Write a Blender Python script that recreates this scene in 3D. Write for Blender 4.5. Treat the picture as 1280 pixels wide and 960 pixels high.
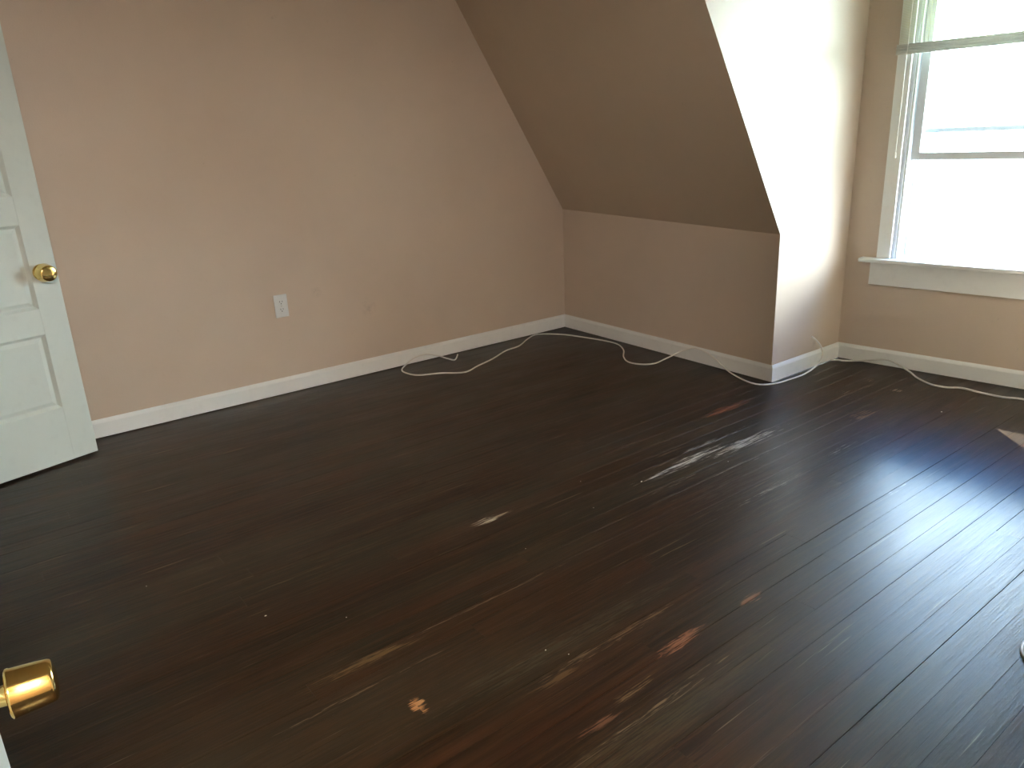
import bpy, bmesh, math, random
from mathutils import Vector, Matrix
random.seed(7)
S = bpy.context.scene
for o in list(bpy.data.objects): bpy.data.objects.remove(o)

# ---------------------------------------------------------------- camera
cam = bpy.data.cameras.new('camera'); camo = bpy.data.objects.new('camera', cam)
S.collection.objects.link(camo); S.camera = camo
camo.location = (3.75847, -3.32943, 1.23098)
camo.rotation_euler = (1.25668, 0.04232, 0.90759)
cam.sensor_width = 36; cam.lens = 945.812*36/1280; cam.clip_start = .02; cam.clip_end = 500

# ---------------------------------------------------------------- light
SKY = 26.0
FILL = 138.0                      # strength of the added fill globe
w = bpy.data.worlds.new('sky'); S.world = w; w.use_nodes = True
nt = w.node_tree; nt.nodes.clear()
def N(t, ty, **k):
    n = t.nodes.new(ty)
    for a, b in k.items(): setattr(n, a, b)
    return n
out = N(nt, 'ShaderNodeOutputWorld'); bg = N(nt, 'ShaderNodeBackground'); tc = N(nt, 'ShaderNodeTexCoord')
sep = N(nt, 'ShaderNodeSeparateXYZ'); rmp = N(nt, 'ShaderNodeValToRGB')
nt.links.new(tc.outputs['Generated'], sep.inputs[0])
nt.links.new(sep.outputs['Z'], rmp.inputs[0]); nt.links.new(rmp.outputs[0], bg.inputs[0]); nt.links.new(bg.outputs[0], out.inputs[0])
e = rmp.color_ramp.elements
e[0].position = 0; e[0].color = (.85, .96, 1.06, 1)
e[1].position = 1; e[1].color = (.03, .055, .11, 1)
for p, c in ((.38, (.85, .97, 1.07, 1)), (.42, (.55, .76, .92, 1)), (.455, (.11, .23, .46, 1)), (.54, (.04, .11, .30, 1))):
    q = e.new(p); q.color = c
bg.inputs[1].default_value = SKY

sun = bpy.data.lights.new('sun', 'SUN'); suno = bpy.data.objects.new('sun', sun); S.collection.objects.link(suno)
SUND = Vector((.979, -.903, -1)).normalized()
suno.rotation_euler = SUND.to_track_quat('-Z', 'Y').to_euler(); suno.location = (-8, 9, 8)
sun.energy = 13; sun.angle = math.radians(.53); sun.color = (1, .93, .84)

S.view_settings.view_transform = 'Standard'; S.view_settings.look = 'None'
S.view_settings.gamma = 1; S.view_settings.use_curve_mapping = False
S.view_settings.exposure = 1.0

# ---------------------------------------------------------------- materials
def mat(name):
    m = bpy.data.materials.new(name); m.use_nodes = True
    t = m.node_tree; b = t.nodes['Principled BSDF']; return m, t, b
def noise(t, scale, detail=3, vec=None, rough=.5, dist=0):
    n = N(t, 'ShaderNodeTexNoise'); n.inputs['Scale'].default_value = scale; n.inputs['Detail'].default_value = detail
    n.inputs['Roughness'].default_value = rough; n.inputs['Distortion'].default_value = dist
    if vec: t.links.new(vec, n.inputs['Vector'])
    return n
def mixc(t, fac, a, b, mode='MIX'):
    m = N(t, 'ShaderNodeMix', data_type='RGBA', blend_type=mode)
    for i, v in ((0, fac), (6, a), (7, b)):
        if hasattr(v, 'is_linked') or hasattr(v, 'links'): t.links.new(v, m.inputs[i])
        else: m.inputs[i].default_value = v
    return m.outputs[2]
def ramp(t, fac, *stops):
    r = N(t, 'ShaderNodeValToRGB'); t.links.new(fac, r.inputs[0]); el = r.color_ramp.elements
    el[0].position, el[0].color = stops[0]; el[1].position, el[1].color = stops[-1]
    for p, c in stops[1:-1]: q = el.new(p); q.color = c
    return r.outputs[0]
def g(v): return (v, v, v, 1)
def math_(t, op, a, b=None, clamp=False):
    m = N(t, 'ShaderNodeMath', operation=op, use_clamp=clamp)
    for i, v in ((0, a), (1, b)):
        if v is None: continue
        if hasattr(v, 'links'): t.links.new(v, m.inputs[i])
        else: m.inputs[i].default_value = v
    return m.outputs[0]
def bump(t, b, h, strength=.3, dist=.002):
    n = N(t, 'ShaderNodeBump'); n.inputs['Strength'].default_value = strength; n.inputs['Distance'].default_value = dist
    t.links.new(h, n.inputs['Height']); t.links.new(n.outputs[0], b.inputs['Normal'])
def geo(t): return N(t, 'ShaderNodeNewGeometry').outputs['Position']

SMUDGES = [(0, -1.743, .505, .035), (0, -1.444, .36, .05), (0, -1.47, .41, .03), (0, -1.792, 1.816, .010), (1.65, .30, .14, .05)]
def wall_paint(name, col, rough):
    m, t, b = mat(name); p = geo(t)
    n1 = noise(t, 2.2, 4, p); n2 = noise(t, 14, 3, p)
    c = mixc(t, ramp(t, n1.outputs[0], (.35, g(0)), (.7, g(1))), tuple(x*.965 for x in col)+(1,), tuple(min(1, x*1.02) for x in col)+(1,))
    # faint scuffs near the cable and above the outlet
    sc = noise(t, 30, 4, p, .7)
    c = mixc(t, math_(t, 'MULTIPLY', ramp(t, sc.outputs[0], (.66, g(0)), (.75, g(1))), .16), c, (.20, .16, .12, 1))
    for x, y, z, rad in SMUDGES:
        mp = N(t, 'ShaderNodeVectorMath', operation='DISTANCE'); t.links.new(p, mp.inputs[0]); mp.inputs[1].default_value = (x, y, z)
        f = math_(t, 'MULTIPLY', math_(t, 'SUBTRACT', 1.0, math_(t, 'DIVIDE', mp.outputs['Value'], rad), True), ramp(t, sc.outputs[0], (.45, g(0)), (.62, g(1))))
        c = mixc(t, math_(t, 'MULTIPLY', f, .28, True), c, (.20, .16, .12, 1))
    t.links.new(c, b.inputs['Base Color'])
    r = math_(t, 'MULTIPLY_ADD', n2.outputs[0], .08); r.node.inputs[2].default_value = rough-.04
    t.links.new(r, b.inputs['Roughness'])
    h = noise(t, 160, 2, p); h2 = noise(t, 5, 2, p)
    hh = math_(t, 'MULTIPLY_ADD', h2.outputs[0], 6.0); t.links.new(h.outputs[0], hh.node.inputs[2])
    bump(t, b, hh, .35, .0012)
    return m
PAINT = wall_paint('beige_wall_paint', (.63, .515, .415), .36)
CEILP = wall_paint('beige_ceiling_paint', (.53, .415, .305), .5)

def trim_paint(name, col, rough=.35):
    m, t, b = mat(name); p = geo(t)
    n = noise(t, 25, 4, p); c = mixc(t, ramp(t, n.outputs[0], (.55, g(0)), (.8, g(1))), col+(1,), tuple(x*.95 for x in col)+(1,))
    t.links.new(c, b.inputs['Base Color']); b.inputs['Roughness'].default_value = rough
    h = noise(t, 60, 2, p); bump(t, b, h.outputs[0], .15, .001); return m
WHITE = trim_paint('white_trim_paint', (.86, .87, .85))
DOORP = trim_paint('white_door_paint', (.66, .71, .67), .4)
SASH = trim_paint('white_sash_paint', (.74, .76, .80), .4)
def simple(name, col, rough=.5, metal=0, sp=.5):
    m, t, b = mat(name); p = geo(t); n = noise(t, 40, 2, p)
    t.links.new(mixc(t, n.outputs[0], tuple(x*.93 for x in col)+(1,), col+(1,)), b.inputs['Base Color'])
    b.inputs['Roughness'].default_value = rough; b.inputs['Metallic'].default_value = metal
    return m
BRASS = simple('polished_brass', (.86, .64, .24), .13, 1)
DARKM = simple('dark_slot', (.02, .02, .025), .6)
PLATE = simple('white_plastic', (.78, .80, .80), .35)
SCREW = simple('painted_screw', (.6, .6, .58), .35, .6)
CORDM = simple('white_cable_jacket', (.86, .83, .78), .4)
CORD2 = simple('grey_cable_jacket', (.66, .64, .60), .45)
SUBF = simple('dark_subfloor', (.012, .009, .007), .9)
STEEL = simple('hinge_metal', (.6, .5, .3), .35, 1)
GRASS = simple('dry_lawn', (.34, .35, .26), .9)
BARK = simple('brown_bark', (.14, .10, .07), .9)
LEAF = simple('green_leaf', (.09, .17, .04), .5)
LATEX = simple('shade_batten', (.66, .64, .55), .5)

def glass():
    m = bpy.data.materials.new('clear_window_glass'); m.use_nodes = True; t = m.node_tree; t.nodes.clear()
    o = N(t, 'ShaderNodeOutputMaterial'); mx = N(t, 'ShaderNodeMixShader'); tr = N(t, 'ShaderNodeBsdfTransparent'); gl = N(t, 'ShaderNodeBsdfGlossy')
    tr.inputs[0].default_value = (.95, .975, .96, 1); gl.inputs['Roughness'].default_value = .02
    f = N(t, 'ShaderNodeLayerWeight'); f.inputs[0].default_value = .5
    fr = math_(t, 'ADD', math_(t, 'MULTIPLY', math_(t, 'POWER', f.outputs['Facing'], 5.0), .96), .02)
    t.links.new(fr, mx.inputs[0]); t.links.new(tr.outputs[0], mx.inputs[1]); t.links.new(gl.outputs[0], mx.inputs[2]); t.links.new(mx.outputs[0], o.inputs[0])
    return m
GLASS = glass()
def sheer(name, col, tfac):
    m = bpy.data.materials.new(name); m.use_nodes = True; t = m.node_tree; t.nodes.clear()
    o = N(t, 'ShaderNodeOutputMaterial'); mx = N(t, 'ShaderNodeMixShader'); a = N(t, 'ShaderNodeBsdfDiffuse'); b = N(t, 'ShaderNodeBsdfTranslucent')
    n = noise(t, 60, 2, geo(t)); c = mixc(t, n.outputs[0], tuple(x*.9 for x in col)+(1,), col+(1,))
    t.links.new(c, a.inputs[0]); t.links.new(c, b.inputs[0]); mx.inputs[0].default_value = tfac
    t.links.new(a.outputs[0], mx.inputs[1]); t.links.new(b.outputs[0], mx.inputs[2]); t.links.new(mx.outputs[0], o.inputs[0]); return m
SHADE = sheer('cream_shade_reed', (.80, .78, .60), .45)
SHADEB = sheer('cream_shade_rail', (.76, .75, .70), .30)

# wear marks on the floor: x, y, half width, half length, colour, strength, streak threshold
MARKS = [
 (2.20, -.75, .42, .75, (.095, .082, .062), .55, .42),
 (1.74, -1.2, .05, .8, (.060, .030, .016), .6, .42),
 (2.52, -2.3, .035, .5, (.070, .058, .034), .6, .42),
 (2.86, -2.3, .06, .6, (.060, .045, .022), .5, .42),
 (1.858, -2.00, .018, .075, (.62, .52, .38), 1.0, .38),
 (2.005, -1.13, .030, .30, (.56, .50, .42), .95, .43),
 (2.040, -.80, .040, .26, (.52, .47, .40), .9, .44),
 (1.74, -.55, .03, .18, (.26, .09, .04), .8, .40),
 (2.712, -2.03, .018, .09, (.27, .115, .06), .85, .38),
 (2.716, -1.745, .016, .045, (.28, .13, .075), .75, .38),
 (2.757, -2.26, .018, .10, (.20, .13, .06), .6, .45),
 (2.785, -2.385, .02, .07, (.19, .09, .05), .6, .44),
 (2.468, -2.662, .030, .018, (.45, .22, .09), .9, .36),
 (2.61, -2.36, .02, .11, (.15, .09, .04), .6, .45),
 (2.25, -2.68, .02, .16, (.16, .10, .04), .6, .42),
 (1.99, .28, .07, .05, (.50, .36, .30), .7, .50),
 (2.15, .215, .05, .03, (.60, .46, .40), .8, .45),
 (2.20, -.22, .06, .10, (.36, .22, .12), .7, .46),
 (2.02, .02, .12, .14, (.30, .25, .20), .6, .50),
 (2.66, -.79, .025, .20, (.45, .42, .36), .6, .50),
 (2.33, -.62, .035, .22, (.42, .36, .28), .6, .52),
 (2.10, -1.35, .02, .30, (.34, .28, .20), .5, .52),
 (1.94, -.95, .02, .30, (.40, .36, .30), .7, .46), (2.16, -.95, .015, .35, (.36, .32, .26), .6, .48), (2.36, -1.15, .02, .22, (.30, .26, .20), .6, .47),
 (2.59, -2.05, .02, .35, (.20, .13, .07), .6, .47), (2.83, -2.2, .02, .30, (.22, .15, .09), .6, .47), (2.24, -2.25, .006, .40, (.20, .14, .09), .6, .43),
 (2.34, -2.75, .006, .22, (.22, .16, .10), .6, .43), (1.60, -1.1, .03, .5, (.16, .09, .05), .5, .50), (1.45, -2.0, .03, .6, (.12, .07, .04), .5, .50),
]
def floor_mat():
    m, t, b = mat('worn_dark_stained_wood'); p = geo(t)
    oi = N(t, 'ShaderNodeObjectInfo').outputs['Random']
    # grain space: stretched along the boards, shifted per board
    sc = N(t, 'ShaderNodeVectorMath', operation='MULTIPLY'); t.links.new(p, sc.inputs[0]); sc.inputs[1].default_value = (1, .045, 1)
    cmb = N(t, 'ShaderNodeCombineXYZ'); t.links.new(math_(t, 'MULTIPLY', oi, 37.0), cmb.inputs[0]); t.links.new(math_(t, 'MULTIPLY', oi, 91.0), cmb.inputs[2])
    ad = N(t, 'ShaderNodeVectorMath', operation='ADD'); t.links.new(sc.outputs[0], ad.inputs[0]); t.links.new(cmb.outputs[0], ad.inputs[1])
    gv = ad.outputs[0]
    fine = noise(t, 210, 4, gv, .65); mid = noise(t, 75, 4, gv, .6); big = noise(t, 14, 2, gv, .5)
    cl = N(t, 'ShaderNodeVectorMath', operation='MULTIPLY'); t.links.new(p, cl.inputs[0]); cl.inputs[1].default_value = (1, .28, 1)
    cloud = noise(t, 3.2, 2, cl.outputs[0], .5)
    base = ramp(t, oi, (0, (.010, .005, .0025, 1)), (.25, (.024, .010, .005, 1)), (.5, (.015, .010, .005, 1)), (.7, (.033, .013, .006, 1)), (.85, (.016, .012, .007, 1)), (1, (.040, .020, .009, 1)))
    c = mixc(t, ramp(t, mid.outputs[0], (.42, g(0)), (.68, g(1))), base, (.048, .023, .010, 1))
    c = mixc(t, math_(t, 'MULTIPLY', ramp(t, fine.outputs[0], (.40, g(1)), (.56, g(0))), .75), c, (.016, .009, .005, 1))
    c = mixc(t, math_(t, 'MULTIPLY', ramp(t, big.outputs[0], (.52, g(0)), (.72, g(1))), .55), c, (.058, .022, .010, 1))
    c = mixc(t, math_(t, 'MULTIPLY', ramp(t, cloud.outputs[0], (.45, g(0)), (.65, g(1))), .35), c, (.050, .042, .026, 1))
    # pale scratches along the grain
    sv = N(t, 'ShaderNodeVectorMath', operation='MULTIPLY'); t.links.new(gv, sv.inputs[0]); sv.inputs[1].default_value = (1, .5, 1)
    scr = noise(t, 85, 3, sv.outputs[0], .7)
    c = mixc(t, math_(t, 'MULTIPLY', ramp(t, scr.outputs[0], (.66, g(0)), (.74, g(1))), .55), c, (.22, .165, .10, 1))
    # open dark gaps in grain
    gp = noise(t, 55, 3, sv.outputs[0], .7); gm = ramp(t, gp.outputs[0], (.24, g(1)), (.31, g(0)))
    c = mixc(t, math_(t, 'MULTIPLY', gm, .8), c, (.008, .005, .003, 1))
    wn = noise(t, 60, 5, gv, .75); wsum = None
    wn2 = noise(t, 240, 4, gv, .7)
    wv = math_(t, 'ADD', math_(t, 'MULTIPLY', wn.outputs[0], .5), math_(t, 'MULTIPLY', wn2.outputs[0], .5))
    for x, y, rx, ry, col, st, th in MARKS:
        mp = N(t, 'ShaderNodeVectorMath', operation='SUBTRACT'); t.links.new(p, mp.inputs[0]); mp.inputs[1].default_value = (x, y, 0)
        ml = N(t, 'ShaderNodeVectorMath', operation='MULTIPLY'); t.links.new(mp.outputs[0], ml.inputs[0]); ml.inputs[1].default_value = (1/rx, 1/ry, 0)
        ln = N(t, 'ShaderNodeVectorMath', operation='LENGTH'); t.links.new(ml.outputs[0], ln.inputs[0])
        f = math_(t, 'SUBTRACT', 1.25, ln.outputs['Value'], True)      # 1 inside, fading out
        f2 = math_(t, 'SUBTRACT', math_(t, 'ADD', wv, math_(t, 'MULTIPLY', f, .13)), th+.165)
        k = math_(t, 'MULTIPLY', math_(t, 'MULTIPLY', f2, 14.0, True), math_(t, 'MULTIPLY', f, 3.0, True))
        k = math_(t, 'MULTIPLY', k, st)
        c = mixc(t, k, c, col+(1,))
        wsum = k if wsum is None else math_(t, 'MAXIMUM', wsum, k)
    t.links.new(c, b.inputs['Base Color'])
    rr = ramp(t, noise(t, 10, 3, cl.outputs[0], .6).outputs[0], (.3, g(.34)), (.7, g(.44)))
    rr2 = math_(t, 'ADD', rr, math_(t, 'MULTIPLY', wsum, .25))
    t.links.new(rr2, b.inputs['Roughness'])
    b.inputs['Coat Weight'].default_value = .23; b.inputs['Coat Roughness'].default_value = .20; b.inputs['Coat IOR'].default_value = 1.45
    b.inputs['Specular IOR Level'].default_value = .13
    hh = math_(t, 'MULTIPLY_ADD', mid.outputs[0], 1.2); t.links.new(fine.outputs[0], hh.node.inputs[2])
    h3 = math_(t, 'SUBTRACT', hh, math_(t, 'MULTIPLY', gm, 1.0))
    h4 = math_(t, 'MULTIPLY_ADD', noise(t, 6, 0, cl.outputs[0]).outputs[0], 1.2); t.links.new(h3, h4.node.inputs[2])
    bump(t, b, h4, .45, .0012)
    t.links.new(b.inputs['Normal'].links[0].from_socket, b.inputs['Coat Normal'])
    return m
WOOD = floor_mat()

# ---------------------------------------------------------------- mesh helpers
def link(name, bm, m=None, parent=None, smooth=False):
    bmesh.ops.recalc_face_normals(bm, faces=bm.faces)
    me = bpy.data.meshes.new(name); bm.to_mesh(me); bm.free()
    if m: me.materials.append(m)
    if smooth:
        for f in me.polygons: f.use_smooth = True
    o = bpy.data.objects.new(name, me); S.collection.objects.link(o)
    if parent: o.parent = parent
    return o
def box(bm, x0, y0, z0, x1, y1, z1, bev=0):
    vs = [bm.verts.new((x, y, z)) for x in (x0, x1) for y in (y0, y1) for z in (z0, z1)]
    fs = [bm.faces.new([vs[i] for i in q]) for q in ((0,1,3,2),(4,6,7,5),(0,4,5,1),(2,3,7,6),(0,2,6,4),(1,5,7,3))]
    if bev:
        es = list({e for f in fs for e in f.edges})
        bmesh.ops.bevel(bm, geom=es, offset=bev, segments=2, profile=.6, affect='EDGES')
def prism(bm, front, back):
    a = [bm.verts.new(p) for p in front]; b = [bm.verts.new(p) for p in back]; n = len(a)
    bm.faces.new(a); bm.faces.new(b[::-1])
    for i in range(n): bm.faces.new((a[i], b[i], b[(i+1) % n], a[(i+1) % n]))
def lathe(bm, prof, seg=32):          # prof: (radius, height along +Z)
    rings = []
    for r, z in prof:
        rings.append([bm.verts.new((0, 0, z))] if r < 1e-6 else [bm.verts.new((r*math.cos(2*math.pi*i/seg), r*math.sin(2*math.pi*i/seg), z)) for i in range(seg)])
    for A, B in zip(rings, rings[1:]):
        for i in range(seg):
            j = (i+1) % seg
            if len(A) == 1 and len(B) > 1: bm.faces.new((A[0], B[j], B[i]))
            elif len(B) == 1 and len(A) > 1: bm.faces.new((A[i], A[j], B[0]))
            elif len(A) > 1: bm.faces.new((A[i], A[j], B[j], B[i]))
def tube(name, pts, r, m, parent=None, res=6):
    P = [Vector(p) for p in pts]; n = len(P); c = []
    for i in range(n-1):
        p0, p1, p2, p3 = P[max(i-1, 0)], P[i], P[i+1], P[min(i+2, n-1)]
        for k in range(res):
            u = k/res
            c.append(.5*((2*p1)+(p2-p0)*u+(2*p0-5*p1+4*p2-p3)*u*u+(3*p1-p0-3*p2+p3)*u**3))
    c.append(P[-1]); bm = bmesh.new(); seg = 10; prev = None; up = Vector((0, 0, 1)); first = None
    for i, q in enumerate(c):
        d = (c[min(i+1, len(c)-1)]-c[max(i-1, 0)]).normalized()
        a = d.cross(up)
        if a.length < .1: a = d.cross(Vector((1, 0, 0)))
        a.normalize(); b2 = a.cross(d)
        ring = [bm.verts.new(q+r*(math.cos(2*math.pi*k/seg)*a+math.sin(2*math.pi*k/seg)*b2)) for k in range(seg)]
        if prev:
            for k in range(seg): bm.faces.new((prev[k], prev[(k+1) % seg], ring[(k+1) % seg], ring[k]))
        else: first = ring
        prev = ring
    bm.faces.new(first); bm.faces.new(prev)
    return link(name, bm, m, parent, True)
def empty(name, loc=(0, 0, 0), rz=0):
    o = bpy.data.objects.new(name, None); S.collection.objects.link(o); o.location = loc; o.rotation_euler = (0, 0, rz); o.empty_display_size = .1; return o
def tag(o, label, cat, group=None):
    o['label'] = label; o['category'] = cat
    if group: o['group'] = group
    return o
def struct(o, label=None, cat='structure'):
    o['kind'] = 'structure'
    if label: o['label'] = label; o['category'] = cat
    return o

# ---------------------------------------------------------------- room shell
H = 2.35; XR = 3.62; YF = -3.74; T = .04; M = 1.57616
DL, DR = 1.650, 3.035                                   # dormer side walls
ky = lambda x: -.0473*x                                # line of the knee wall
K = lambda x: .78-.0254*x                              # its height
ty = lambda x: ky(x)-(H-K(x))/M                        # where the slope meets the ceiling
A = math.atan(.10056); by = lambda x: .543+.10056*(x-1.65)   # dormer back wall
def wall(name, label, front, back, m=PAINT, cat='wall'):
    bm = bmesh.new(); prism(bm, front, back); return struct(link(name, bm, m), label, cat)
wall('wall_left', 'long beige side wall with the outlet on it',
     [(0, 0, 0), (0, YF, 0), (0, YF, H), (0, ty(0), H), (0, 0, .78)],
     [(-.1, .1, 0), (-.1, YF-.1, 0), (-.1, YF-.1, H+.1), (-.1, ty(0)-.02, H+.1), (-.1, .1, .82)], cat='wall')
def knee(name, label, xa, xb, ia, ib):
    ka, kb = xa+ia, xb+ib
    wall(name, label, [(xa, ky(xa), 0), (xb, ky(xb), 0), (xb, ky(xb), K(xb)), (xa, ky(xa), K(xa))],
         [(ka, ky(ka)+T, 0), (kb, ky(kb)+T, 0), (kb, ky(kb)+T, K(kb)+.02), (ka, ky(ka)+T, K(ka)+.02)])
def slope(name, label, xa, xb, ia, ib):
    ka, kb = xa+ia, xb+ib
    wall(name, label, [(xa, ky(xa), K(xa)), (xb, ky(xb), K(xb)), (xb, ty(xb), H), (xa, ty(xa), H)],
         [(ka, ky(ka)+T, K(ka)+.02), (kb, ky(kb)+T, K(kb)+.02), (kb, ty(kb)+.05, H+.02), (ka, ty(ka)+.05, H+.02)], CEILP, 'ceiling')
knee('wall_knee_left', 'low beige knee wall between the room corner and the dormer', 0, DL, 0, -T)
knee('wall_knee_right', 'low beige knee wall right of the dormer', DR, XR, T, 0)
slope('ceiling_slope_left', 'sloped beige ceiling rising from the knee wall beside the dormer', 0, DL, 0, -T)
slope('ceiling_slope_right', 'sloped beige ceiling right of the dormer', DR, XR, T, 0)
def cheek(name, label, x, s):
    f = [(x, ky(x), 0), (x, by(x), 0), (x, by(x), H), (x, ty(x), H), (x, ky(x), K(x))]
    kx = x+s*T
    wall(name, label, f, [(kx, ky(kx)+T, 0), (kx, by(x), 0), (kx, by(x), H+.02), (kx, ty(kx)+.05, H+.02), (kx, ky(kx)+T, K(kx)+.02)])
cheek('wall_dormer_left', 'bright dormer side wall lit by the window', DL, -1)
cheek('wall_dormer_right', 'dormer side wall right of the window', DR, 1)
# dormer back wall with the window opening, in the wall's own frame
WS0, WS1, WZ0, WZ1 = .232, 1.150, .555, 2.03
WT = .16
LEN = (DR-DL)/math.cos(A)
wb = bmesh.new()
for s0, z0, s1, z1 in ((-.04, -.0, WS0, H+.02), (WS1, 0, LEN+.04, H+.02), (WS0, 0, WS1, WZ0), (WS0, WZ1, WS1, H+.02)):
    box(wb, s0, 0, z0, s1, WT, z1)
wb_o = struct(link('wall_dormer_back', wb, PAINT), 'beige dormer wall around and below the window', 'wall'); wb_o.location = (DL, .543, 0); wb_o.rotation_euler = (0, 0, A)
# front wall (door_1 hangs on it) and right wall with the doorway
wall('wall_front', 'beige wall behind the doors', [(0, YF, 0), (XR, YF, 0), (XR, YF, H), (0, YF, H)], [(-.0, YF-.1, 0), (XR+.1, YF-.1, 0), (XR+.1, YF-.1, H), (0, YF-.1, H)])
bm = bmesh.new()
DY0, DY1, DH = -3.50, -2.45, 2.03
box(bm, XR, YF, 0, XR+.11, DY0, H); box(bm, XR, DY1, 0, XR+.11, -.1, H); box(bm, XR, DY0, DH, XR+.11, DY1, H)
struct(link('wall_right', bm, PAINT), 'beige wall with the doorway', 'wall')
bm = bmesh.new(); prism(bm, [(-.1, YF-.1, H), (XR+.1, YF-.1, H), (XR+.1, ty(XR)+.03, H), (-.1, ty(0)+.03, H)], [(-.1, YF-.1, H+.1), (XR+.1, YF-.1, H+.1), (XR+.1, ty(XR)+.03, H+.1), (-.1, ty(0)+.03, H+.1)])
struct(link('ceiling', bm, CEILP), 'flat beige ceiling', 'ceiling')
bm = bmesh.new(); box(bm, DL-T, ty(DL)-.02, H, DR+T, .85, H+.1); struct(link('ceiling_dormer', bm, CEILP), 'flat ceiling of the dormer', 'ceiling')
# hall beyond the doorway
bm = bmesh.new()
box(bm, XR+1.35, -5.4, -.02, XR+1.45, -1.6, H)
box(bm, XR+.11, -5.4, -.02, XR+1.35, -5.3, H); box(bm, XR+.0, -5.3, -.02, XR+.11, YF-.1, H); box(bm, XR+.11, -1.7, -.02, XR+1.35, -1.6, H)
struct(link('wall_hall', bm, PAINT), 'beige hall walls beyond the doorway', 'wall')
bm = bmesh.new(); box(bm, XR+.1, -5.4, H, XR+1.45, -1.6, H+.1); struct(link('ceiling_hall', bm, CEILP), 'hall ceiling', 'ceiling')
bm = bmesh.new(); box(bm, XR+.0, YF, -.06, XR+1.35, -1.6, .0); box(bm, XR+.0, -5.4, -.06, XR+1.35, YF, .0); struct(link('floor_hall', bm, SUBF), 'dark hall floor', 'floor')

# unseen glowing globe, added in the hall as fill light for the room
fill_light = empty('hall_fill_globe', (XR+.85, -3.42, H-.002)); tag(fill_light, 'added glowing fill globe on the hall ceiling behind the camera', 'fill light')
m_, t_, b_ = mat('fill_globe_glow'); b_.inputs['Base Color'].default_value = (.9, .9, .85, 1)
b_.inputs['Emission Color'].default_value = (1, .93, .85, 1); b_.inputs['Emission Strength'].default_value = FILL
bm = bmesh.new(); lathe(bm, [(0, -.185), (.015, -.185), (.015, -.046), (.05, -.045), (.09, -.038), (.115, -.02), (.12, 0), (0, 0)], 28); link('fill_base', bm, BRASS, fill_light, True)
bm = bmesh.new(); bmesh.ops.create_uvsphere(bm, u_segments=24, v_segments=14, radius=.125); bmesh.ops.translate(bm, verts=bm.verts, vec=(0, 0, -.295)); link('fill_globe', bm, m_, fill_light, True)

# ---------------------------------------------------------------- floor, board by board
bm = bmesh.new(); box(bm, -.1, YF-.1, -.08, XR, .95, -.014)
fl = struct(link('floor', bm, SUBF), 'worn dark-stained wood strip floor', 'floor')
PITCH = .07; x0 = 3.068-44*PITCH
nb = 0
for i in range(-1, 60):
    xa = x0+i*PITCH; xb = xa+PITCH
    if xb < .004: continue
    if xa > XR-.002: break
    xa = max(xa, 0); xb = min(xb, XR)
    inner = DL < (xa+xb)/2 < DR
    yend = (by((xa+xb)/2)+.0) if inner else ky((xa+xb)/2)
    yend -= .002
    ys = [YF+.002]; y = YF-random.uniform(.2, 2.2)
    while True:
        y += random.uniform(1.5, 3.3)
        if y > yend-.3: break
        if y > YF+.3: ys.append(y)
    # the end joints one can pick out
    if xa < 2.468 < xb: ys = [YF+.002, -2.665, -.9]
    if xa < 2.21 < xb: ys = [YF+.002, -2.30, -.4]
    ys.append(yend)
    for a, b2 in zip(ys, ys[1:]):
        if b2-a < .05: continue
        gl = random.choice((.0001, .0002, .0003, .0010, .0016)) if xa > 2.3 else random.choice((.0001, .0002, .0003, .0007))
        gr = .0001; z = random.uniform(-.0002, .0001); tilt = random.uniform(-.0002, .0002); c = random.uniform(-.00015, .0002)
        cx = (xa+xb)/2; W2 = (xb-xa)/2; L = b2-a
        p = bmesh.new()
        prof = [(-W2+gl, -.012), (-W2+gl, -.0003+z-tilt), (-W2+gl+.0004, z-tilt), (-W2*.4, z+c-tilt*.4), (W2*.4, z+c+tilt*.4), (W2-gr-.0004, z+tilt), (W2-gr, -.0003+z+tilt), (W2-gr, -.012)]
        prism(p, [(u, .0001, v) for u, v in prof], [(u, L-.0001, v) for u, v in prof])
        o = link('floorboard', p, WOOD, fl); o.location = (cx, a, 0); nb += 1
print('boards', nb)

# ---------------------------------------------------------------- baseboards
def baseboard(name, p0, p1, label, h=.0876, th=.017, m0=0, m1=0):
    # p0 -> p1 along the wall; room lies to the left of that direction; m0/m1 shift the ends of the front face (mitres)
    a = Vector((p0[0], p0[1], 0)); b = Vector((p1[0], p1[1], 0)); d = (b-a).normalized(); n = Vector((-d.y, d.x, 0))
    prof = [(.001, .004), (th, .004), (th, h-.016), (th-.004, h-.008), (th-.008, h-.003), (th-.010, h), (.004, h)]
    bm = bmesh.new()
    prism(bm, [a+n*u+d*(m0*u)+Vector((0, 0, z)) for u, z in prof], [b+n*u+d*(m1*u)+Vector((0, 0, z)) for u, z in prof])
    return struct(link(name, bm, WHITE), label, 'baseboard')
baseboard('baseboard_left', (0, 0), (0, YF+.0), 'white baseboard along the long side wall', m0=1, m1=-1)
baseboard('baseboard_knee', (DL, ky(DL)), (0, 0), 'white baseboard below the knee wall', m0=-1, m1=-1)
baseboard('baseboard_dormer_left', (DL, by(DL)), (DL, ky(DL)), 'short white baseboard of the dormer side wall', m0=1, m1=1)
baseboard('baseboard_dormer_back', (DR, by(DR)), (DL, by(DL)), 'white baseboard below the window', m0=1, m1=-1)
baseboard('baseboard_dormer_right', (DR, ky(DR)), (DR, by(DR)), 'white baseboard right of the window', m0=-1, m1=-1)
baseboard('baseboard_knee_right', (XR, ky(XR)), (DR, ky(DR)), 'white baseboard of the right knee wall', m0=1, m1=1)
baseboard('baseboard_right', (XR, DY1+.08), (XR, ky(XR)), 'white baseboard beside the doorway', m1=-1)
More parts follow.
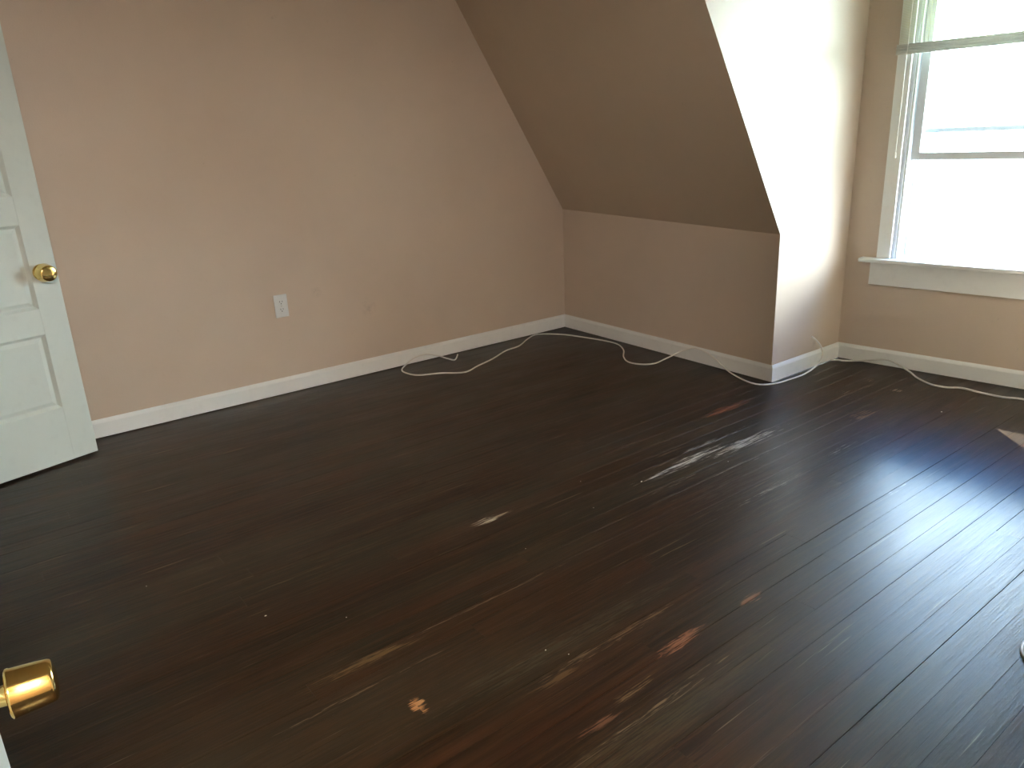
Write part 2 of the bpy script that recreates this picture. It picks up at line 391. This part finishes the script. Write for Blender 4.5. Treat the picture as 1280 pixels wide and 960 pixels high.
baseboard('baseboard_front', (0, YF), (XR, YF), 'white baseboard behind the doors', m0=1, m1=-1)

# ---------------------------------------------------------------- window (frame of the back wall: s along, d out, z up)
win = empty('window_1', (DL, .543, 0), A); struct(win, 'bright sash window in the dormer wall', 'window')
def wbx(name, s0, d0, z0, s1, d1, z1, m=WHITE, bev=.003, parent=win, more=()):
    bm = bmesh.new(); box(bm, s0, d0, z0, s1, d1, z1, bev)
    for q in more: box(bm, *q, bev)
    return link(name, bm, m, parent)
CL0, CL1, CR0, CR1 = .163, .229, 1.153, 1.219
wbx('casing', CL0, -.020, .566, CL1, -.0005, 2.03)
wbx('casing', CR0, -.020, .566, CR1, -.0005, 2.03)
wbx('casing', CL0, -.020, 2.031, CR1, -.0005, 2.12)
wbx('window_stool', .088, -.062, .545, 1.294, -.0005, .565, bev=.006)
wbx('sill', WS0+.001, .0, .556, WS1-.001, WT+.04, .566, bev=.001)
wbx('apron', .135, -.018, .425, 1.247, -.0005, .544)
# jambs and the stop beads on them
wbx('jamb', WS0-.002, -.001, .566, WS0+.012, WT, 2.03, SASH, .001)
wbx('jamb', WS1-.012, -.001, .566, WS1+.002, WT, 2.03, SASH, .001)
wbx('jamb', WS0+.012, -.001, 2.016, WS1-.012, WT, 2.03, SASH, .001)
for a, b2 in ((WS0+.012, WS0+.022), (WS1-.022, WS1-.012)):
    wbx('stop_bead', a, .004, .566, b2, .030, 2.016, WHITE, .002)
    wbx('parting_bead', a, .074, .566, b2, .086, 2.016, WHITE, .001)
# inner sash, pushed up: its bottom rail crosses the opening
def sash(name, s0, s1, d0, d1, z0, z1, st, rb, rt, m=SASH):
    o = link_frame(name, s0, s1, d0, d1, z0, z1, st, rb, rt, m)
    bm = bmesh.new(); dm = (d0+d1)/2; box(bm, s0+st-.004, dm-.0015, z0+rb-.004, s1-st+.004, dm+.0015, z1-rt+.004)
    link('pane', bm, GLASS, o); return o
def link_frame(name, s0, s1, d0, d1, z0, z1, st, rb, rt, m):
    bm = bmesh.new()
    box(bm, s0, d0, z0, s0+st, d1, z1, .002); box(bm, s1-st, d0, z0, s1, d1, z1, .002)
    box(bm, s0+st, d0+.001, z0, s1-st, d1-.001, z0+rb, .002); box(bm, s0+st, d0+.001, z1-rt, s1-st, d1-.001, z1, .002)
    return link(name, bm, m, win)
sash('raised_sash', .2555, 1.1265, .034, .070, 1.046, 1.99, .039, .034, .045)
sash('upper_sash', .2555, 1.1265, .088, .116, 1.170, 2.014, .032, .021, .03)
sash('storm_window', WS0+.014, WS1-.014, .128, .146, .568, 2.014, .022, .018, .03)
# pull cord of the shade, shade made of thin reeds
shade = empty('reed_window_shade', (DL, .543, 0), A)
tag(shade, 'partly lowered cream see-through reed shade at the top of the window', 'window shade')
bm = bmesh.new(); z = 1.572; SL, SR = .176, 1.206
while z < 2.10:
    box(bm, SL+random.uniform(-.001, .001), -.0435, z, SR+random.uniform(-.001, .001), -.0420, z+.0017); z += .0050
rd = link('reeds', bm, SHADE, shade); rd['kind'] = 'stuff'
for s in (.30, .50, .70, .90, 1.10):
    bm = bmesh.new(); box(bm, s, -.0450, 1.53, s+.0012, -.0436, 2.10); link('warp_thread', bm, SHADE, shade)
bm = bmesh.new(); zz = 1.527
for k in range(7): box(bm, SL-.010, -.052+.003*(k % 2), zz, SR+.010, -.038, zz+.0062, .001); zz += .0066
link('bottom_roll', bm, SHADEB, shade)
bm = bmesh.new(); box(bm, SL-.005, -.055, 2.10, SR+.005, -.021, 2.135, .003); link('head_rail', bm, LATEX, shade)
pc = tube('pull_cord', [(.222, -.060, 2.10), (.221, -.060, 1.75), (.2195, -.060, 1.4), (.218, -.060, 1.085)], .0016, CORDM, shade)
bm = bmesh.new(); lathe(bm, [(0, .028), (.002, .028), (.0035, .02), (.0045, .004), (.003, 0), (0, 0)], 12)
tz = link('tassel', bm, CORDM, pc, True); tz.location = (.218, -.060, 1.060)

# ---------------------------------------------------------------- outlet on the left wall
outl = empty('wall_outlet', (0, -1.941, .4635)); tag(outl, 'white duplex electrical outlet plate on the long beige wall', 'outlet')
bm = bmesh.new(); box(bm, .0005, -.035, -.0585, .0085, .035, .0585, .0035); pl = link('cover_plate', bm, PLATE, outl)
for zc in (.0195, -.0195):
    bm = bmesh.new(); n = 24; pts = []
    for i in range(n):
        a = 2*math.pi*i/n; yy, z2 = .0172*math.cos(a), .0172*math.sin(a); pts.append((yy, max(-.0135, min(.0135, z2))))
    prism(bm, [(.0070, y, z) for y, z in pts], [(.0100, y, z) for y, z in pts]); rc = link('receptacle', bm, PLATE, outl); rc.location = (0, 0, zc)
    for yy, z2, w2, h2 in ((-.0065, .004, .0011, .0042), (.0065, .004, .0011, .0036)):
        bm = bmesh.new(); box(bm, .0096, yy-w2, z2-h2, .0103, yy+w2, z2+h2); link('slot', bm, DARKM, rc)
    bm = bmesh.new(); lathe(bm, [(0, .0096), (.0026, .0096), (.0026, .0103), (0, .0103)], 14)
    bmesh.ops.rotate(bm, verts=bm.verts, matrix=Matrix.Rotation(math.pi/2, 3, 'Y')); h = link('slot', bm, DARKM, rc); h.location = (0, 0, -.0068)
bm = bmesh.new(); lathe(bm, [(.003, .0075), (.003, .0092), (.002, .0098), (0, .0098)], 14); bmesh.ops.rotate(bm, verts=bm.verts, matrix=Matrix.Rotation(math.pi/2, 3, 'Y')); link('screw', bm, SCREW, outl)

# ---------------------------------------------------------------- doors
def knob(parent, loc, face, scale=1.0, tulip=True):
    # lathe axis = +Z turned onto the door normal (local +Y or -Y of the door)
    R = Matrix.Rotation(-math.pi/2 if face > 0 else math.pi/2, 3, 'X')
    bm = bmesh.new(); lathe(bm, [(0, 0), (.033, 0), (.033, .002), (.031, .006), (.024, .009), (.016, .011), (0, .011)], 40)
    bmesh.ops.rotate(bm, verts=bm.verts, matrix=R); a = link('rosette', bm, BRASS, parent, True)
    a.location = loc
    bm = bmesh.new(); lathe(bm, [(p*scale, q) for p, q in [(0, .009), (.0125, .009), (.0115, .016), (.0125, .024), (.019, .0255), (.0275, .0262), (.0292, .0275), (.0292, .0295), (.0284, .031), (.0276, .042), (.0266, .054), (.0254, .064), (.0240, .0675), (.0205, .0692), (.0120, .0705), (0, .071)]], 48)
    bmesh.ops.rotate(bm, verts=bm.verts, matrix=R); k = link('knob', bm, BRASS, parent, True); k.location = loc
    for f in k.data.polygons: f.use_smooth = True
    k.data.set_sharp_from_angle(angle=math.radians(50))
def door(name, free, u, face, width, knob_z, label, bev, kz_scale=1.0, panels=((.243, .557), (.660, .992), (1.100, 1.430), (1.540, 1.860)), H0=.010, knob_u=.06, both=False):
    # local +X runs from the free edge to the hinge, local +Y is the visible face's normal side if face > 0
    ang = math.atan2(u[1], u[0])
    e = empty(name, (free[0], free[1], 0), ang); struct(e, label, 'door')
    TH = .035; y0, y1 = (-TH, 0) if face > 0 else (0, TH)
    yf = 0
    ST = .100
    bm = bmesh.new()
    box(bm, 0, y0, H0, ST, y1, 2.01, bev); box(bm, width-ST, y0, H0, width, y1, 2.01, bev)
    zs = [H0]+[z for p in panels for z in p]+[2.01]
    for i in range(0, len(zs), 2): box(bm, ST, y0, zs[i], width-ST, y1, zs[i+1], .0)
    link('door_frame', bm, DOORP, e)
    s = 1 if face > 0 else -1
    for z0, z1 in panels:
        bm = bmesh.new()
        # raised field with a sloped border, recessed from both faces
        for sg, base in ((s, 0), (-s, -s*TH)):
            d0 = base-sg*.013; d1 = base-sg*.007
            a, b2 = ST, width-ST; q = .012; r = .030
            o1 = [(a, base-sg*.001, z0), (b2, base-sg*.001, z0), (b2, base-sg*.001, z1), (a, base-sg*.001, z1)]
            o2 = [(a+q, d0, z0+q), (b2-q, d0, z0+q), (b2-q, d0, z1-q), (a+q, d0, z1-q)]
            o3 = [(a+q+.003, d0, z0+q+.003), (b2-q-.003, d0, z0+q+.003), (b2-q-.003, d0, z1-q-.003), (a+q+.003, d0, z1-q-.003)]
            o4 = [(a+r, d1, z0+r), (b2-r, d1, z0+r), (b2-r, d1, z1-r), (a+r, d1, z1-r)]
            L = [[bm.verts.new(v) for v in o] for o in (o1, o2, o3, o4)]
            for P_, Q_ in zip(L, L[1:]):
                for i in range(4): bm.faces.new((P_[i], P_[(i+1) % 4], Q_[(i+1) % 4], Q_[i]))
            bm.faces.new(L[-1])
        link('door_panel', bm, DOORP, e)
    knob(e, (knob_u, 0, knob_z), s, kz_scale)
    if both: knob(e, (knob_u, -s*TH, knob_z), -s, kz_scale)
    for hz in (.25, 1.0, 1.75):
        bm = bmesh.new(); lathe(bm, [(0, 0), (.006, 0), (.006, .08), (0, .08)], 12); h = link('hinge', bm, STEEL, e, True); h.location = (width+.006, yf, hz)
    return e
U1 = (.281, -.96)
door('door_1', (.203, -2.915), U1, 1, .80, .802, 'white panelled door with brass knob standing open against the left wall', .002, 1.25, knob_u=.060)
U2 = (.994, -.108)
door('door_2', (2.847, -3.380), U2, 1, .74, .704, 'white door held open beside the camera, only its brass knob showing', .002, .90, knob_u=.062)

# doorway trim
tr = bmesh.new()
box(tr, XR-.018, DY0-.075, .001, XR, DY0, DH+.075, .003); box(tr, XR-.018, DY1, .001, XR, DY1+.075, DH+.075, .003); box(tr, XR-.018, DY0, DH, XR, DY1, DH+.075, .003)
struct(link('trim_1', tr, WHITE), 'white casing around the doorway', 'trim')

# ---------------------------------------------------------------- cables on the floor
r1 = .0041
C1 = [(.083, -.937, .012), (.142, -.998, r1), (.099, -1.021, .008), (.0300, -1.036, .013), (.0260, -1.111, .039), (.0260, -1.189, .039), (.030, -1.253, .014),
 (.093, -1.328, r1), (.184, -1.339, r1), (.253, -1.307, r1), (.306, -1.206, r1), (.390, -1.099, r1), (.343, -.975, r1), (.287, -.827, r1), (.203, -.665, r1), (.176, -.541, r1),
 (.077, -.386, r1), (.040, -.275, r1), (.160, -.170, r1), (.336, -.120, r1), (.495, -.093, r1), (.602, -.103, r1), (.713, -.173, r1), (.811, -.274, r1), (.905, -.331, r1),
 (.988, -.313, r1), (1.027, -.250, r1), (1.010, -.140, .005), (1.052, -.078, .036), (1.134, -.079, .076), (1.187, -.081, .085), (1.255, -.085, .074), (1.323, -.090, .048),
 (1.400, -.100, .011), (1.543, -.161, r1), (1.640, -.172, r1), (1.690, -.110, r1), (1.706, -.012, .006), (1.720, .115, .0128), (1.720, .234, .040), (1.715, .277, .081), (1.710, .264, .129), (1.700, .230, .167), (1.690, .206, .187)]
cb = empty('coaxial_cable', C1[7]); tag(cb, 'thin white cable curling from the long wall past the corner and up at the dormer', 'cable')
def rel(pts, o): return [(p[0]-o[0], p[1]-o[1], p[2]-o[2]) for p in pts]
tube('cable_jacket', rel(C1, C1[7]), r1, CORDM, cb)
tube('copper_core', rel([C1[0], (.073, -.929, .0135)], C1[7]), .0008, BRASS, cb, res=1)
r2 = .0046
C2 = [(1.675, .437, .010), (1.70, .47, .0075), (1.732, .486, .006), (1.812, .523, .016), (1.905, .525, .040), (1.962, .526, .041), (2.058, .512, .0127), (2.13, .455, r2), (2.220, .399, r2), (2.293, .402, r2), (2.345, .440, r2), (2.435, .431, r2), (2.524, .434, r2), (2.610, .466, r2),
 (2.75, .43, r2), (2.89, .22, r2), (3.02, -.10, r2), (3.20, -.62, r2), (3.36, -1.10, r2), (3.335, -1.30, r2), (3.275, -1.365, r2), (3.266, -1.42, r2), (3.290, -1.48, r2), (3.38, -1.53, r2), (3.50, -1.62, r2)]
cb2 = empty('telephone_cable', C2[8]); tag(cb2, 'thicker off-white cable running along the baseboard below the window', 'cable')
tube('cable_jacket', rel(C2, C2[8]), r2, CORD2, cb2)
tube('cable_plug', rel([(3.50, -1.62, r2), (3.53, -1.635, r2+.001)], C2[8]), .006, PLATE, cb2, res=1)

# ---------------------------------------------------------------- paint flecks lying on the boards
FL = [(1.888, -2.803, .0026, .0045), (2.046, -2.635, .0014, .0018), (2.038, -1.692, .0018, .0018), (1.853, -1.581, .0014, .0016), (2.093, -2.04, .0012, .0015), (2.512, -2.314, .0018, .0022), (2.562, -2.281, .0013, .0015), (2.419, .064, .004, .005), (2.007, -1.417, .003, .006), (1.498, -3.022, .0014, .0018), (2.112, -1.042, .0018, .002)]
FLL = ['largest pale paint fleck, elongated, on dark boards in the left foreground', 'tiny pale fleck just right of the elongated fleck in the left foreground',
 'round pale fleck in mid-floor right of the bare scraped spot', 'tiny pale fleck just behind the bare scraped spot', 'tiny pale fleck just in front of the bare scraped spot',
 'pale fleck in the centre foreground, nearest the frame bottom', 'tiny pale fleck beside the nearest centre foreground fleck', 'white fleck on the floor in front of the cable below the window',
 'elongated pale fleck at the near end of the long pale floor scratches', 'tiny pale fleck alone between the open door and the foreground knob', 'tiny pale fleck among the long pale floor scratches']
for i, (x, y, a, b2) in enumerate(FL):
    bm = bmesh.new(); n = 6
    pts = [(a*math.cos(2*math.pi*k/n)*random.uniform(.6, 1.1), b2*math.sin(2*math.pi*k/n)*random.uniform(.6, 1.1)) for k in range(n)]
    prism(bm, [(u, v, 0) for u, v in pts], [(u*.8, v*.8, .0009) for u, v in pts])
    o = link('paint_fleck', bm, CORDM); o.location = (x, y, .0005); o.rotation_euler = (0, 0, random.uniform(-.6, .6))
    tag(o, FLL[i], 'paint fleck', 'paint flecks scattered on the floor')

# ---------------------------------------------------------------- outside: lawn and a shade tree off to the left
bm = bmesh.new(); box(bm, -60, 1.5, -3.3, 60, 90, -3.0); struct(link('ground', bm, GRASS), 'lawn outside the window', 'lawn')
